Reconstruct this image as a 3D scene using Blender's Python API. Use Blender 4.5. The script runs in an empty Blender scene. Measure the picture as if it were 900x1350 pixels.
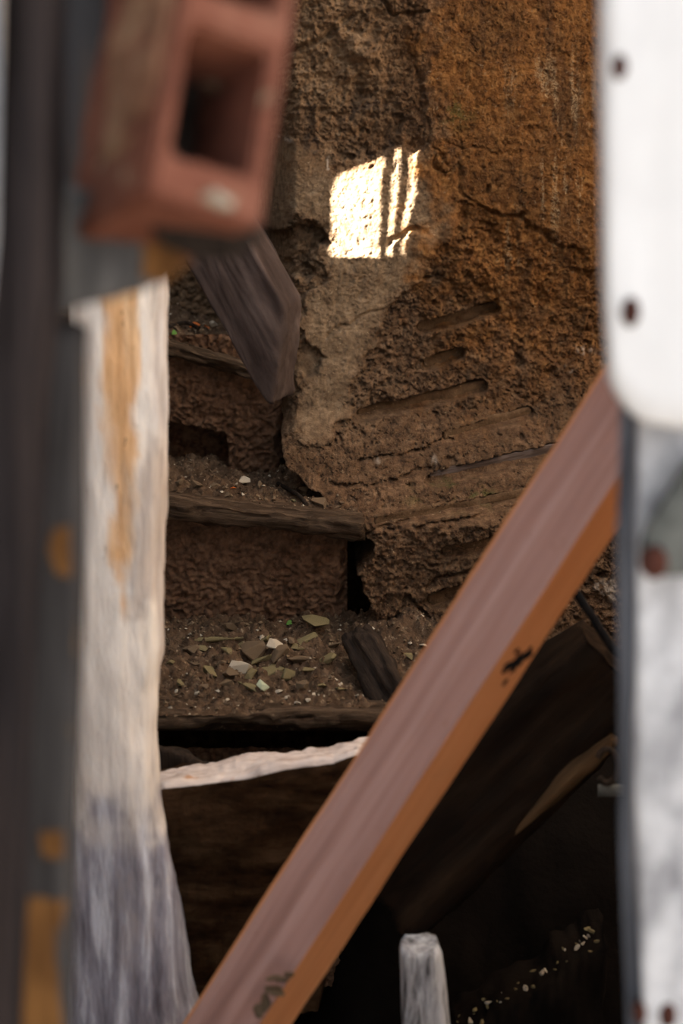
import bpy, bmesh, math, random
import numpy as np
from mathutils import Vector, Matrix

# ------------------------------------------------------------------ camera
scene = bpy.context.scene
random.seed(7)
rng = np.random.default_rng(11)
CAMZ = 1.5
PITCH = math.radians(12.0)
FPX = 2625.0
cam_d = bpy.data.cameras.new('camera')
cam_d.sensor_fit = 'VERTICAL'; cam_d.sensor_height = 36.0; cam_d.sensor_width = 24.0
cam_d.lens = 70.0
cam_d.clip_start = 0.05
cam = bpy.data.objects.new('camera', cam_d)
scene.collection.objects.link(cam)
cam.location = (0, 0, CAMZ)
cam.rotation_euler = (math.radians(90) - PITCH, 0, 0)
cam_d.dof.use_dof = True
cam_d.dof.focus_distance = 2.55
cam_d.dof.aperture_fstop = 3.6
scene.camera = cam

# ------------------------------------------------------------------ light
w = bpy.data.worlds.new('sky'); scene.world = w; w.use_nodes = True
bg = w.node_tree.nodes['Background']
bg.inputs[0].default_value = (0.93, 0.96, 1.0, 1); bg.inputs[1].default_value = 1.0
SUN = Vector((0.66, 0.58, -0.47)).normalized()
sd = bpy.data.lights.new('sun', 'SUN'); sd.energy = 88.0; sd.angle = math.radians(0.12); sd.color = (1.0, 0.93, 0.82)
so = bpy.data.objects.new('sun', sd); scene.collection.objects.link(so)
so.location = (-3, -1, 5); so.rotation_euler = SUN.to_track_quat('-Z', 'Y').to_euler()
vs = scene.view_settings
scene.display_settings.display_device = 'sRGB'
vs.view_transform = 'Standard'; vs.look = 'None'; vs.gamma = 1.0; vs.use_curve_mapping = False
vs.exposure = 0.78

# ------------------------------------------------------------------ helpers
SP, CP = math.sin(PITCH), math.cos(PITCH)
def P(px, py, Y):
    """world point at depth plane y = Y seen along photo pixel (px, py)"""
    a = (px - 450.0) / FPX; b = (675.0 - py) / FPX
    dy = CP + b * SP; dz = -SP + b * CP
    t = Y / dy
    return np.array([a * t, Y, CAMZ + dz * t])
def proj(X, Y, Z):
    z = Z - CAMZ
    d = Y * CP - z * SP; u = Y * SP + z * CP
    return 450 + FPX * X / d, 675 - FPX * u / d

def _hash(i, j, k):
    n = (i.astype(np.int64) * 374761393 + j.astype(np.int64) * 668265263 + k.astype(np.int64) * 1274126177) & 0xFFFFFFFF
    n = ((n ^ (n >> 13)) * 1274126177) & 0xFFFFFFFF
    n = (n ^ (n >> 16)) & 0xFFFFFFFF
    return n.astype(np.float64) / 2147483647.5 - 1.0
def vnoise(p):
    f = np.floor(p); q = p - f; f = f.astype(np.int64)
    s = q * q * q * (q * (q * 6 - 15) + 10)
    r = 0
    for a in (0, 1):
        wx = s[:, 0] if a else 1 - s[:, 0]
        for b in (0, 1):
            wy = s[:, 1] if b else 1 - s[:, 1]
            for c in (0, 1):
                wz = s[:, 2] if c else 1 - s[:, 2]
                r = r + wx * wy * wz * _hash(f[:, 0] + a, f[:, 1] + b, f[:, 2] + c)
    return r
def fbm(p, octv=4, gain=0.5, lac=2.03):
    r = np.zeros(len(p)); a = 1.0; t = 0
    p = p + 17.3
    for o in range(octv):
        r += a * vnoise(p); t += a
        a *= gain; p = p * lac + 5.7
    return r / t * 1.6
def ridged(p, octv=4):
    r = np.zeros(len(p)); a = 1.0; t = 0
    p = p + 3.1
    for o in range(octv):
        r += a * (1 - np.abs(vnoise(p)) * 2); t += a
        a *= .5; p = p * 2.1 + 9.2
    return r / t
def sstep(a, b, x):
    t = np.clip((x - a) / (b - a), 0, 1); return t * t * (3 - 2 * t)
def sd_poly(px, py, poly):
    """signed distance to polygon, positive inside"""
    d = np.full(px.shape, 1e9); ins = np.zeros(px.shape, bool)
    n = len(poly)
    for i in range(n):
        x0, y0 = poly[i]; x1, y1 = poly[(i + 1) % n]
        d = np.minimum(d, sd_seg(px, py, x0, y0, x1, y1))
        c = ((y0 > py) != (y1 > py))
        if y1 != y0: ins ^= c & (px < (x1 - x0) * (py - y0) / (y1 - y0) + x0)
    return np.where(ins, d, -d)
def sd_seg(px, py, x0, y0, x1, y1):
    ex, ey = x1 - x0, y1 - y0; l = ex * ex + ey * ey + 1e-9
    t = np.clip(((px - x0) * ex + (py - y0) * ey) / l, 0, 1)
    return np.hypot(px - x0 - t * ex, py - y0 - t * ey)
def sd_line(px, py, pts):
    d = np.full(px.shape, 1e9)
    for (a, b), (c, e) in zip(pts[:-1], pts[1:]): d = np.minimum(d, sd_seg(px, py, a, b, c, e))
    return d

col = scene.collection
def mesh_from(verts, faces, smooth=True):
    me = bpy.data.meshes.new('mesh')
    me.from_pydata([tuple(v) for v in verts], [], faces)
    if smooth: me.polygons.foreach_set('use_smooth', [True] * len(me.polygons))
    me.update(); return me
def grid_mesh(V, smooth=True):
    """V (R, C, 3)"""
    R, C = V.shape[:2]
    me = bpy.data.meshes.new('mesh')
    idx = np.arange(R * C).reshape(R, C)
    q = np.stack([idx[:-1, :-1], idx[:-1, 1:], idx[1:, 1:], idx[1:, :-1]], -1).reshape(-1, 4)
    me.vertices.add(R * C); me.vertices.foreach_set('co', V.reshape(-1).astype(np.float32))
    me.loops.add(len(q) * 4); me.loops.foreach_set('vertex_index', q.reshape(-1).astype(np.int32))
    me.polygons.add(len(q)); me.polygons.foreach_set('loop_start', (np.arange(len(q)) * 4).astype(np.int32))
    me.update(calc_edges=True)
    me.polygons.foreach_set('use_smooth', [smooth] * len(q)); me.validate(); me.update(); return me
def attr(me, name, vals):
    a = me.attributes.new(name, 'FLOAT', 'POINT'); a.data.foreach_set('value', np.asarray(vals, np.float32).reshape(-1))
def link(name, me, m=None, parent=None, M=None, local=False):
    """link mesh given in world space (or in frame M when local)"""
    o = bpy.data.objects.new(name, me); col.objects.link(o); me.name = name
    if m is not None and len(me.materials) == 0: me.materials.append(m)
    if M is not None:
        if not local: me.transform(M.inverted())
        mw = M
    else:
        mw = Matrix.Identity(4)
    if parent is not None:
        o.parent = parent; pw = parent.matrix_basis.copy(); q = parent.parent
        while q is not None: pw = q.matrix_basis @ pw; q = q.parent
        mw = pw.inverted() @ mw
    o.matrix_basis = mw
    return o
def tag(o, label, cat, group=None, kind=None):
    if label: o['label'] = label
    if cat: o['category'] = cat
    if group: o['group'] = group
    if kind: o['kind'] = kind
    return o
def thing(name, label, cat, loc, group=None):
    o = bpy.data.objects.new(name, None); col.objects.link(o); o.location = Vector(loc)
    o.matrix_basis = Matrix.Translation(Vector(loc)); o.empty_display_size = .05
    return tag(o, label, cat, group)
def frame(o, zaxis, xhint=(0, -1, 0)):
    z = Vector(zaxis).normalized(); x = Vector(xhint); x = (x - z * x.dot(z)).normalized(); y = z.cross(x)
    M = Matrix((x, y, z)).transposed().to_4x4(); M.translation = Vector(o); return M
def resample(poly, K, rnd=0.0):
    """closed polygon (n,3) -> K points, corners cut by rnd metres"""
    poly = [np.asarray(p, float) for p in poly]
    if rnd > 0:
        out = []
        n = len(poly)
        for i in range(n):
            p, a, b = poly[i], poly[i - 1], poly[(i + 1) % n]
            la, lb = np.linalg.norm(a - p), np.linalg.norm(b - p)
            ra, rb = min(rnd, la * .45), min(rnd, lb * .45)
            A = p + (a - p) / la * ra; B = p + (b - p) / lb * rb
            for t in (0, .25, .5, .75, 1): out.append((1 - t) ** 2 * A + 2 * t * (1 - t) * p + t * t * B)
        poly = out
    q = np.array(poly + [poly[0]])
    s = np.r_[0, np.cumsum(np.linalg.norm(np.diff(q, axis=0), axis=1))]
    t = np.linspace(0, s[-1], K, endpoint=False)
    return np.stack([np.interp(t, s, q[:, k]) for k in range(3)], 1)
def loft(rings, capdiv=3):
    """rings (S,K,3), caps shrink to the centre in capdiv rings"""
    rings = [np.asarray(r) for r in rings]
    K = len(rings[0])
    def capr(r):
        c = r.mean(0); return [c + (r - c) * (k / (capdiv + 1)) for k in range(1, capdiv + 1)]
    allr = capr(rings[0]) + rings + capr(rings[-1])[::-1]
    V = np.concatenate(allr + [rings[0].mean(0)[None], rings[-1].mean(0)[None]])
    F = []
    S = len(allr)
    for s in range(S - 1):
        for k in range(K):
            a = s * K + k; b = s * K + (k + 1) % K
            F.append((a, b, b + K, a + K))
    c0 = S * K; c1 = c0 + 1
    for k in range(K):
        F.append((c0, (k + 1) % K, k)); F.append((c1, (S - 1) * K + k, (S - 1) * K + (k + 1) % K))
    me = mesh_from(V, F)
    bm = bmesh.new(); bm.from_mesh(me); bmesh.ops.recalc_face_normals(bm, faces=bm.faces); bm.to_mesh(me); bm.free()
    return me
def roughen(me, amp, scale, octv=4, seed=0, ridge=False):
    n = len(me.vertices)
    co = np.empty(n * 3); me.vertices.foreach_get('co', co); co = co.reshape(-1, 3)
    no = np.empty(n * 3); me.vertices.foreach_get('normal', no); no = no.reshape(-1, 3)
    p = co * np.asarray(scale) + seed * 13.7
    d = ridged(p, octv) - .5 if ridge else fbm(p, octv)
    co = co + no * (d * amp)[:, None]
    me.vertices.foreach_set('co', co.reshape(-1)); me.update()
def sharp(me, deg=35):
    bm = bmesh.new(); bm.from_mesh(me)
    for e in bm.edges:
        if len(e.link_faces) == 2 and e.calc_face_angle(0) > math.radians(deg): e.smooth = False
    bm.to_mesh(me); bm.free()
def prism(front, off, m=None, rnd=.004, K=140, layers=8, capdiv=10):
    """polygon front (world pts) pushed along off -> lofted solid"""
    f = resample(front, K, rnd); off = np.asarray(off, float)
    c = f.mean(0)
    rings = []
    for i in range(layers + 1):
        t = i / layers
        rings.append(f + off * t)
    e = .004
    ins = lambda r: c + off * (0 if r is rings[0] else 1) + (f - c) * (1 - e / np.linalg.norm(f - c, axis=1).clip(.02))[:, None]
    un = off / np.linalg.norm(off)
    first = ins(rings[0]); last = ins(rings[-1])
    rings[0] = rings[0] + un * e; rings[-1] = rings[-1] - un * e
    return loft([first] + rings + [last], capdiv)

# ------------------------------------------------------------------ materials
def nodes_of(name):
    m = bpy.data.materials.new(name); m.use_nodes = True
    nt = m.node_tree; b = nt.nodes['Principled BSDF']; return m, nt, b
def N(nt, t, **kw):
    n = nt.nodes.new(t)
    for k, v in kw.items(): setattr(n, k, v)
    return n
def ramp(nt, fac, stops):
    r = N(nt, 'ShaderNodeValToRGB'); e = r.color_ramp.elements
    while len(e) < len(stops): e.new(0.5)
    for el, (p, c) in zip(e, stops): el.position = p; el.color = (*c, 1)
    nt.links.new(fac, r.inputs[0]); return r.outputs[0]
def noise(nt, vec, scale, detail=4, rough=.55, dist=0.0):
    n = N(nt, 'ShaderNodeTexNoise'); n.inputs['Scale'].default_value = scale; n.inputs['Detail'].default_value = detail
    n.inputs['Roughness'].default_value = rough; n.inputs['Distortion'].default_value = dist
    nt.links.new(vec, n.inputs['Vector']); return n.outputs['Fac']
def mapped(nt, stretch=(1, 1, 1), loc=(0, 0, 0)):
    tc = N(nt, 'ShaderNodeTexCoord'); mp = N(nt, 'ShaderNodeMapping'); mp.inputs['Scale'].default_value = stretch; mp.inputs['Location'].default_value = loc
    nt.links.new(tc.outputs['Object'], mp.inputs['Vector']); return mp.outputs[0]
def mix(nt, fac, a, b, mode='MIX'):
    n = N(nt, 'ShaderNodeMix'); n.data_type = 'RGBA'; n.blend_type = mode
    if isinstance(fac, (int, float)): n.inputs[0].default_value = fac
    else: nt.links.new(fac, n.inputs[0])
    for s, i in ((a, 6), (b, 7)):
        if isinstance(s, tuple): n.inputs[i].default_value = (*s, 1)
        else: nt.links.new(s, n.inputs[i])
    return n.outputs[2]
def mrange(nt, v, a, b, c=0.0, d=1.0):
    n = N(nt, 'ShaderNodeMapRange'); n.interpolation_type = 'SMOOTHSTEP'
    nt.links.new(v, n.inputs[0])
    for i, x in zip((1, 2, 3, 4), (a, b, c, d)): n.inputs[i].default_value = x
    return n.outputs[0]
def math2(nt, op, a, b):
    n = N(nt, 'ShaderNodeMath', operation=op)
    for i, s in enumerate((a, b)):
        if isinstance(s, (int, float)): n.inputs[i].default_value = s
        else: nt.links.new(s, n.inputs[i])
    return n.outputs[0]
def getattr_node(nt, name):
    a = N(nt, 'ShaderNodeAttribute'); a.attribute_name = name; return a.outputs['Fac']
def bump(nt, b, h, strength, dist):
    n = N(nt, 'ShaderNodeBump'); n.inputs['Strength'].default_value = strength; n.inputs['Distance'].default_value = dist
    nt.links.new(h, n.inputs['Height']); nt.links.new(n.outputs[0], b.inputs['Normal'])
def rock_mat(name, stops, scale=30, detail=6, bs=.6, bd=.002, bscale=220, rough=.95, spec=.1, speck=None):
    m, nt, b = nodes_of(name)
    v = mapped(nt)
    f = noise(nt, v, scale, detail, .65)
    c = ramp(nt, f, stops)
    if speck:
        s = mrange(nt, noise(nt, v, speck[0], 2, .5), speck[1], speck[1] + .05)
        c = mix(nt, s, c, speck[2])
    nt.links.new(c, b.inputs['Base Color']); b.inputs['Roughness'].default_value = rough; b.inputs['Specular IOR Level'].default_value = spec
    bump(nt, b, noise(nt, v, bscale, 4, .6), bs, bd)
    return m
def wood_mat(name, stops, stretch=(60, 60, 4), bs=.7, bd=.0015, rough=.95, spec=.06, patch=None, fine=8.0):
    """grain runs along local Z"""
    m, nt, b = nodes_of(name)
    v = mapped(nt, stretch)
    f = noise(nt, v, 1.0, 6, .65, .3)
    c = ramp(nt, f, stops)
    if patch:
        for (ps, th, wd, pc, st) in patch:
            pv = mapped(nt, st, (ps * .37, .2, .7)); pf = mrange(nt, noise(nt, pv, ps, 5, .6), th, th + wd); c = mix(nt, pf, c, pc)
    nt.links.new(c, b.inputs['Base Color']); b.inputs['Roughness'].default_value = rough; b.inputs['Specular IOR Level'].default_value = spec
    v2 = mapped(nt, tuple(s * fine if i < 2 else s * fine * .5 for i, s in enumerate(stretch)))
    bump(nt, b, math2(nt, 'ADD', f, math2(nt, 'MULTIPLY', noise(nt, v2, 1.0, 4, .6), .5)), bs, bd)
    return m

# earthen wall: masks painted on the mesh say where coats of plaster and stains are
def wall_material():
    m, nt, b = nodes_of('earth_wall')
    v = mapped(nt)
    n1 = noise(nt, v, 9, 8, .65); n2 = noise(nt, v, 70, 6, .65); n3 = noise(nt, v, 420, 3, .7)
    raw = ramp(nt, n2, [(.28, (0.0341, 0.0184, 0.00966)), (.5, (0.125, 0.0702, 0.0374)), (.72, (0.244, 0.152, 0.0884))])
    grey = ramp(nt, n2, [(.3, (0.0845, 0.056, 0.0339)), (.5, (0.16, 0.111, 0.0677)), (.72, (0.249, 0.183, 0.12))])
    och = ramp(nt, n2, [(.28, (0.078, 0.0296, 0.00792)), (.5, (0.198, 0.0833, 0.0223)), (.75, (0.343, 0.17, 0.0562))])
    c = mix(nt, getattr_node(nt, 'plaster'), raw, grey)
    c = mix(nt, getattr_node(nt, 'ochre'), c, och)
    # dark damp blotches and pale salt streaks
    st = mapped(nt, (55, 55, 5)); sn = noise(nt, st, 1, 5, .6)
    salt = math2(nt, 'MULTIPLY', mrange(nt, sn, .53, .62), getattr_node(nt, 'salt'))
    salt = math2(nt, 'MULTIPLY', salt, mrange(nt, n3, .42, .6))
    c = mix(nt, math2(nt, 'MULTIPLY', mrange(nt, noise(nt, mapped(nt, (30, 30, 2.5), (3, 1, 2)), 1, 5, .6), .5, .68), math2(nt, 'MULTIPLY', getattr_node(nt, 'ochre'), .6)), c, (.06, .03, .014))
    c = mix(nt, math2(nt, 'MULTIPLY', salt, .9), c, (.40, .29, .17))
    dk = math2(nt, 'MULTIPLY', mrange(nt, noise(nt, v, 26, 6, .7), .5, .66), getattr_node(nt, 'damp'))
    c = mix(nt, math2(nt, 'MULTIPLY', dk, .85), c, (.045, .033, .028))
    c = mix(nt, math2(nt, 'MULTIPLY', mrange(nt, noise(nt, v, 40, 5, .7), .48, .62), getattr_node(nt, 'moss')), c, (.07, .075, .02))
    c = mix(nt, getattr_node(nt, 'lime'), c, (.5, .43, .36))
    g = mrange(nt, noise(nt, v, 240, 2, .5), .66, .72)
    c = mix(nt, math2(nt, 'MULTIPLY', g, .6), c, (.33, .24, .15))
    c = mix(nt, mrange(nt, n1, .35, .7, .0, .55), c, (.045, .026, .013))
    nt.links.new(c, b.inputs['Base Color'])
    b.inputs['Roughness'].default_value = .92; b.inputs['Specular IOR Level'].default_value = .2
    bump(nt, b, math2(nt, 'ADD', n3, math2(nt, 'MULTIPLY', n2, 1.2)), 1.0, .0045)
    bn = [n for n in nt.nodes if n.type == 'BUMP'][0]; nt.links.new(mrange(nt, getattr_node(nt, 'plaster'), 0, 1, 1.0, .4), bn.inputs['Strength'])
    return m
M_WALL = wall_material()
M_RISER = rock_mat('mud_render', [(.3, (0.0414, 0.0223, 0.0135)), (.5, (0.104, 0.0581, 0.0352)), (.72, (0.166, 0.0982, 0.0615))], 60, 7, .7, .002, 350)
M_EARTH = rock_mat('loose_earth', [(.3, (0.0389, 0.0243, 0.0153)), (.5, (0.081, 0.0517, 0.0324)), (.75, (0.156, 0.106, 0.0707))], 80, 8, .9, .003, 420, speck=(160, .66, (0.221, 0.17, 0.118)))
M_CRUMB = rock_mat('mortar_crumb', [(.3, (0.085, 0.0595, 0.0382)), (.6, (0.17, 0.123, 0.0808)), (.8, (0.255, 0.196, 0.136))], 50, 5, .6, .002, 300)
M_PALE = rock_mat('lime_chip', [(.3, (.30, .26, .2)), (.7, (.50, .45, .37))], 40, 5, .5, .001, 300)
M_OLIVE = rock_mat('olive_plaster', [(.3, (0.0959, 0.0805, 0.0395)), (.55, (0.18, 0.149, 0.0793)), (.8, (0.229, 0.195, 0.143))], 45, 5, .5, .001, 300)
M_MINT = rock_mat('mint_plaster', [(.3, (.30, .36, .25)), (.7, (.45, .5, .38))], 45, 4, .3, .001, 300)
M_SHADESOIL = rock_mat('shade_dark_soil', [(.3, (0.00336, 0.00252, 0.0021)), (.7, (0.0084, 0.0063, 0.00504))], 12, 6, .6, .003, 120, 1.0, .05)  # near-black base colour stands in for the deep shade down low
M_YARD = rock_mat('yard_dirt', [(.3, (0.088, 0.0715, 0.055)), (.7, (0.154, 0.127, 0.099))], 4, 6, .5, .003, 60)
M_PLAST = rock_mat('white_render', [(.3, (0.552, 0.552, 0.569)), (.7, (0.652, 0.652, 0.669))], 20, 5, .4, .001, 120)
M_OUTER = rock_mat('brown_render', [(.3, (0.114, 0.0898, 0.066)), (.7, (0.187, 0.156, 0.126))], 5, 6, .5, .003, 60)
M_NOSE = wood_mat('nosing_wood', [(.3, (.02, .013, .009)), (.5, (.062, .042, .028)), (.72, (.15, .105, .072))], (150, 150, 9), 1.0, .004)
M_GREYWOOD = wood_mat('grey_wood', [(.25, (0.0221, 0.016, 0.0148)), (.5, (0.0527, 0.0392, 0.0359)), (.8, (0.119, 0.092, 0.0858))], (22, 22, 9), .8, .002, patch=[(1.0, .55, .2, (.035, .025, .022), (0.9, 0.9, 0.9)), (1.0, .63, .08, (.2, .18, .18), (0.9, 0.9, 0.9))])
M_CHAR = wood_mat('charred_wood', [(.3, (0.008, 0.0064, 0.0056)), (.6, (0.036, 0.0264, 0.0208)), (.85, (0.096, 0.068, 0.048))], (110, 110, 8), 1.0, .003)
M_DARKTIMBER = wood_mat('dark_timber', [(.3, (0.00396, 0.00264, 0.00198)), (.55, (0.0116, 0.00695, 0.00429)), (.8, (0.033, 0.0198, 0.0112))], (40, 40, 4), 1.0, .004)
M_TIMBEREDGE = wood_mat('worn_tan_edge', [(.3, (0.0263, 0.0158, 0.0084)), (.55, (0.0683, 0.041, 0.021)), (.8, (0.105, 0.0656, 0.0368))], (50, 50, 5), 1.0, .003)
M_POSTDARK = wood_mat('post_dark', [(.3, (0.0096, 0.008, 0.0088)), (.5, (0.024, 0.02, 0.0208)), (.75, (0.068, 0.0496, 0.044))], (55, 55, 2.5), .8, .003)
M_POSTGREY = wood_mat('post_grey', [(.3, (0.0224, 0.0204, 0.0209)), (.5, (0.0514, 0.048, 0.0482)), (.75, (0.0935, 0.0875, 0.0842))], (45, 45, 3), .8, .003,
                      patch=[(1.0, .60, .05, (.33, .19, .05), (9, 9, 7))])
M_PLANKBLUE = wood_mat('plank_blue_grey', [(.3, (0.0328, 0.0312, 0.0335)), (.5, (0.063, 0.0624, 0.067)), (.75, (0.189, 0.12, 0.0837))], (45, 45, 2), .8, .003)
M_STUBGREY = wood_mat('stub_grey', [(.3, (.035, .033, .033)), (.5, (.085, .082, .082)), (.75, (.2, .19, .18))], (40, 40, 8), .8, .003)
M_OCHRE = wood_mat('stub_ochre', [(.3, (0.069, 0.0322, 0.0138)), (.6, (0.218, 0.103, 0.0345)), (.8, (0.345, 0.184, 0.069))], (50, 50, 10), .8, .003)
M_BRICK = rock_mat('fired_clay', [(.25, (0.0714, 0.0317, 0.024)), (.45, (0.168, 0.0619, 0.0395)), (.6, (0.2, 0.081, 0.0527)), (.8, (0.257, 0.134, 0.0898))], 24, 6, .6, .002, 160, speck=(38, .68, (0.321, 0.232, 0.15)))
M_MORTAR = rock_mat('mortar_fill', [(.25, (0.16, 0.06, 0.04)), (.5, (0.264, 0.136, 0.08)), (.75, (0.336, 0.224, 0.136))], 26, 6, .8, .003, 120)
M_RUST = rock_mat('rust', [(.3, (.03, .012, .01)), (.7, (.09, .034, .024))], 120, 5, .6, .001, 400)
M_IRON = rock_mat('grey_green_iron', [(.3, (0.048, 0.0528, 0.0504)), (.6, (0.106, 0.113, 0.106)), (.8, (0.144, 0.144, 0.139))], 60, 5, .5, .001, 300, .6, .4)
M_BLACK = rock_mat('black_cable', [(.3, (.006, .006, .007)), (.7, (.012, .012, .013))], 60, 2, .1, .0005, 300, .9, .05)
M_LATH = rock_mat('earth_lath', [(.3, (.045, .027, .015)), (.5, (.088, .053, .029)), (.72, (.135, .086, .05))], 60, 7, .8, .002, 380, speck=(240, .68, (.2, .14, .09)))
M_LATHGREY = wood_mat('grey_lath', [(.3, (0.03, 0.021, 0.018)), (.5, (0.078, 0.057, 0.048)), (.75, (0.18, 0.15, 0.144))], (120, 120, 8), .9, .002)
M_LEAF = rock_mat('dry_leaf', [(.3, (.38, .09, .02)), (.7, (.55, .17, .045))], 80, 3, .3, .0005, 300, .7)
M_GREEN = rock_mat('green_leaf', [(.3, (.06, .15, .03)), (.7, (.12, .26, .06))], 80, 3, .3, .0005, 300, .7)
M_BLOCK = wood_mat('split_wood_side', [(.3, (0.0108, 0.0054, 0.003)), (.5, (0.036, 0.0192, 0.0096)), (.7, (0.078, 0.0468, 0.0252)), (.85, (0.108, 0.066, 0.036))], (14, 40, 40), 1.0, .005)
M_BLOCKTOP = wood_mat('split_wood_lit_top', [(.3, (.30, .24, .21)), (.5, (.55, .49, .47)), (.75, (.68, .64, .63))], (16, 50, 50), .8, .003, patch=[(1.0, .62, .1, (.42, .25, .15), (24, 24, 24))])  # top coloured pale to stand for the light falling on it

def log_material():
    m, nt, b = nodes_of('bleached_log')
    tc = N(nt, 'ShaderNodeTexCoord')
    v = mapped(nt, (60, 60, 6)); vb = mapped(nt, (25, 25, 5)); vp = mapped(nt, (160, 160, 40))
    n = noise(nt, v, 1, 6, .65, .3); nb = noise(nt, vb, 1, 5, .6); pit = noise(nt, vp, 1, 3, .6)
    cream = ramp(nt, n, [(.3, (.60, .56, .53)), (.45, (.83, .80, .77)), (.75, (.9, .88, .86))])
    tan = ramp(nt, n, [(.3, (.50, .27, .12)), (.5, (.76, .48, .26)), (.75, (.85, .64, .42))])
    grey = ramp(nt, n, [(.3, (.30, .26, .25)), (.5, (.52, .47, .45)), (.75, (.68, .63, .60))])
    blue = ramp(nt, n, [(.3, (.10, .095, .12)), (.5, (.27, .27, .33)), (.68, (.60, .63, .72))])  # blue-grey stands in for skylit shade on the lower log
    c = mix(nt, getattr_node(nt, 'grey'), cream, grey)
    c = mix(nt, getattr_node(nt, 'tan'), c, tan)
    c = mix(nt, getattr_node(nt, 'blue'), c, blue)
    c = mix(nt, math2(nt, 'MULTIPLY', mrange(nt, nb, .54, .68), .42), c, (.33, .29, .28))
    holes = math2(nt, 'MULTIPLY', mrange(nt, pit, .66, .72), mrange(nt, getattr_node(nt, 'tan'), 0, 1, .25, .9))
    c = mix(nt, holes, c, (.13, .07, .04))
    nt.links.new(c, b.inputs['Base Color']); b.inputs['Roughness'].default_value = .8; b.inputs['Specular IOR Level'].default_value = .2
    bump(nt, b, math2(nt, 'ADD', n, pit), .9, .003)
    return m
M_LOG = log_material()
def steel_mats():
    out = []
    for nm, st in (('pinkish_rust_paint', [(.3, (0.276, 0.15, 0.126)), (.5, (0.36, 0.206, 0.18)), (.75, (0.456, 0.294, 0.27))]),
                   ('rust_paint', [(.3, (0.437, 0.172, 0.0667)), (.5, (0.529, 0.218, 0.0897)), (.75, (0.598, 0.276, 0.127))])):
        m, nt, b = nodes_of(nm)
        v = mapped(nt, (70, 70, 3)); v2 = mapped(nt)
        c = ramp(nt, noise(nt, v, 1, 5, .6), st)
        c = mix(nt, mrange(nt, noise(nt, v2, 25, 5, .7), .6, .75, 0, .4), c, (.2, .085, .04))
        nt.links.new(c, b.inputs['Base Color']); b.inputs['Roughness'].default_value = .6; b.inputs['Specular IOR Level'].default_value = .35
        bump(nt, b, noise(nt, v2, 400, 3, .6), .25, .0006)
        out.append(m)
    return out
M_PINKRUST, M_RUSTPAINT = steel_mats()  # wide face paler and pinker, narrow face more orange
M_WHITEPAINT = rock_mat('white_paint', [(.3, (0.659, 0.667, 0.684)), (.6, (0.71, 0.719, 0.736))], 14, 5, .35, .001, 130, .6)
M_FLAKE = wood_mat('flaked_white_wood', [(.30, (.14, .14, .155)), (.45, (.36, .365, .39)), (.6, (.58, .59, .62)), (.8, (.68, .69, .72))], (26, 26, 11), .6, .003, patch=[(1.0, .66, .12, (.3, .19, .16), (12, 12, 6))])
M_GREYEDGE = wood_mat('dark_grey_edge', [(.3, (0.06, 0.0638, 0.075)), (.6, (0.128, 0.135, 0.158)), (.8, (0.225, 0.232, 0.262))], (40, 40, 5), .6, .003)  # edge darker and bluer than the post face
M_STUBWHITE = wood_mat('peeling_white', [(.36, (0.04, 0.036, 0.036)), (.46, (0.24, 0.24, 0.256)), (.6, (0.496, 0.504, 0.536)), (.8, (0.56, 0.568, 0.592))], (60, 60, 9), .7, .002)

# ------------------------------------------------------------------ setting
def slab(name, x0, x1, y0, y1, z0, z1, m, label=None, cat=None, n=14, amp=.004):
    bm = bmesh.new()
    r = bmesh.ops.create_cube(bm, size=1)
    for v in bm.verts:
        v.co = Vector(((x0 + x1) / 2 + v.co.x * (x1 - x0), (y0 + y1) / 2 + v.co.y * (y1 - y0), (z0 + z1) / 2 + v.co.z * (z1 - z0)))
    bmesh.ops.bevel(bm, geom=bm.edges[:], offset=.008, segments=2, affect='EDGES')
    bmesh.ops.subdivide_edges(bm, edges=[e for e in bm.edges if e.calc_length() > .2], cuts=n, use_grid_fill=True)
    me = bpy.data.meshes.new('m'); bm.to_mesh(me); bm.free()
    if amp: roughen(me, amp, (9, 9, 9), 4)
    o = link(name, me, m); o['kind'] = 'structure'
    if label: o['label'] = label
    if cat: o['category'] = cat
    return o

# back wall: earth-coloured, worn through its coats
def axis_spacing(lo, hi, a, b, fine, coarse):
    return np.r_[np.linspace(lo, a, max(2, int((a - lo) / coarse)), endpoint=False), np.linspace(a, b, int((b - a) / fine), endpoint=False), np.linspace(b, hi, max(2, int((hi - b) / coarse)))]
SLOTS = [  # x0,y0,x1,y1,half height px, recess m
    (556, 434, 650, 407, 8, .016), (566, 481, 604, 466, 8.5, .012), (478, 548, 634, 511, 9, .012), (592, 577, 694, 547, 9.5, .010),
    (572, 633, 790, 583, 10, .013), (590, 729, 700, 708, 9.5, .010), (500, 690, 720, 648, 8, .008), (572, 792, 660, 768, 10, .010)]
def wall_base(px, py):
    Y = np.interp(py, [-600, 0, 400, 540, 620, 690, 850, 1000, 1500], [2.80, 2.76, 2.72, 2.665, 2.56, 2.455, 2.41, 2.36, 2.28])
    Y = Y + .06 * np.clip((px - 380) / 420, -1, 2) * sstep(620, 450, py) + .03 * np.clip((px - 380) / 420, 0, 2)
    left = sstep(392, 318, px) * sstep(600, 545, py)
    Y = Y + .28 * left
    return Y
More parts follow.
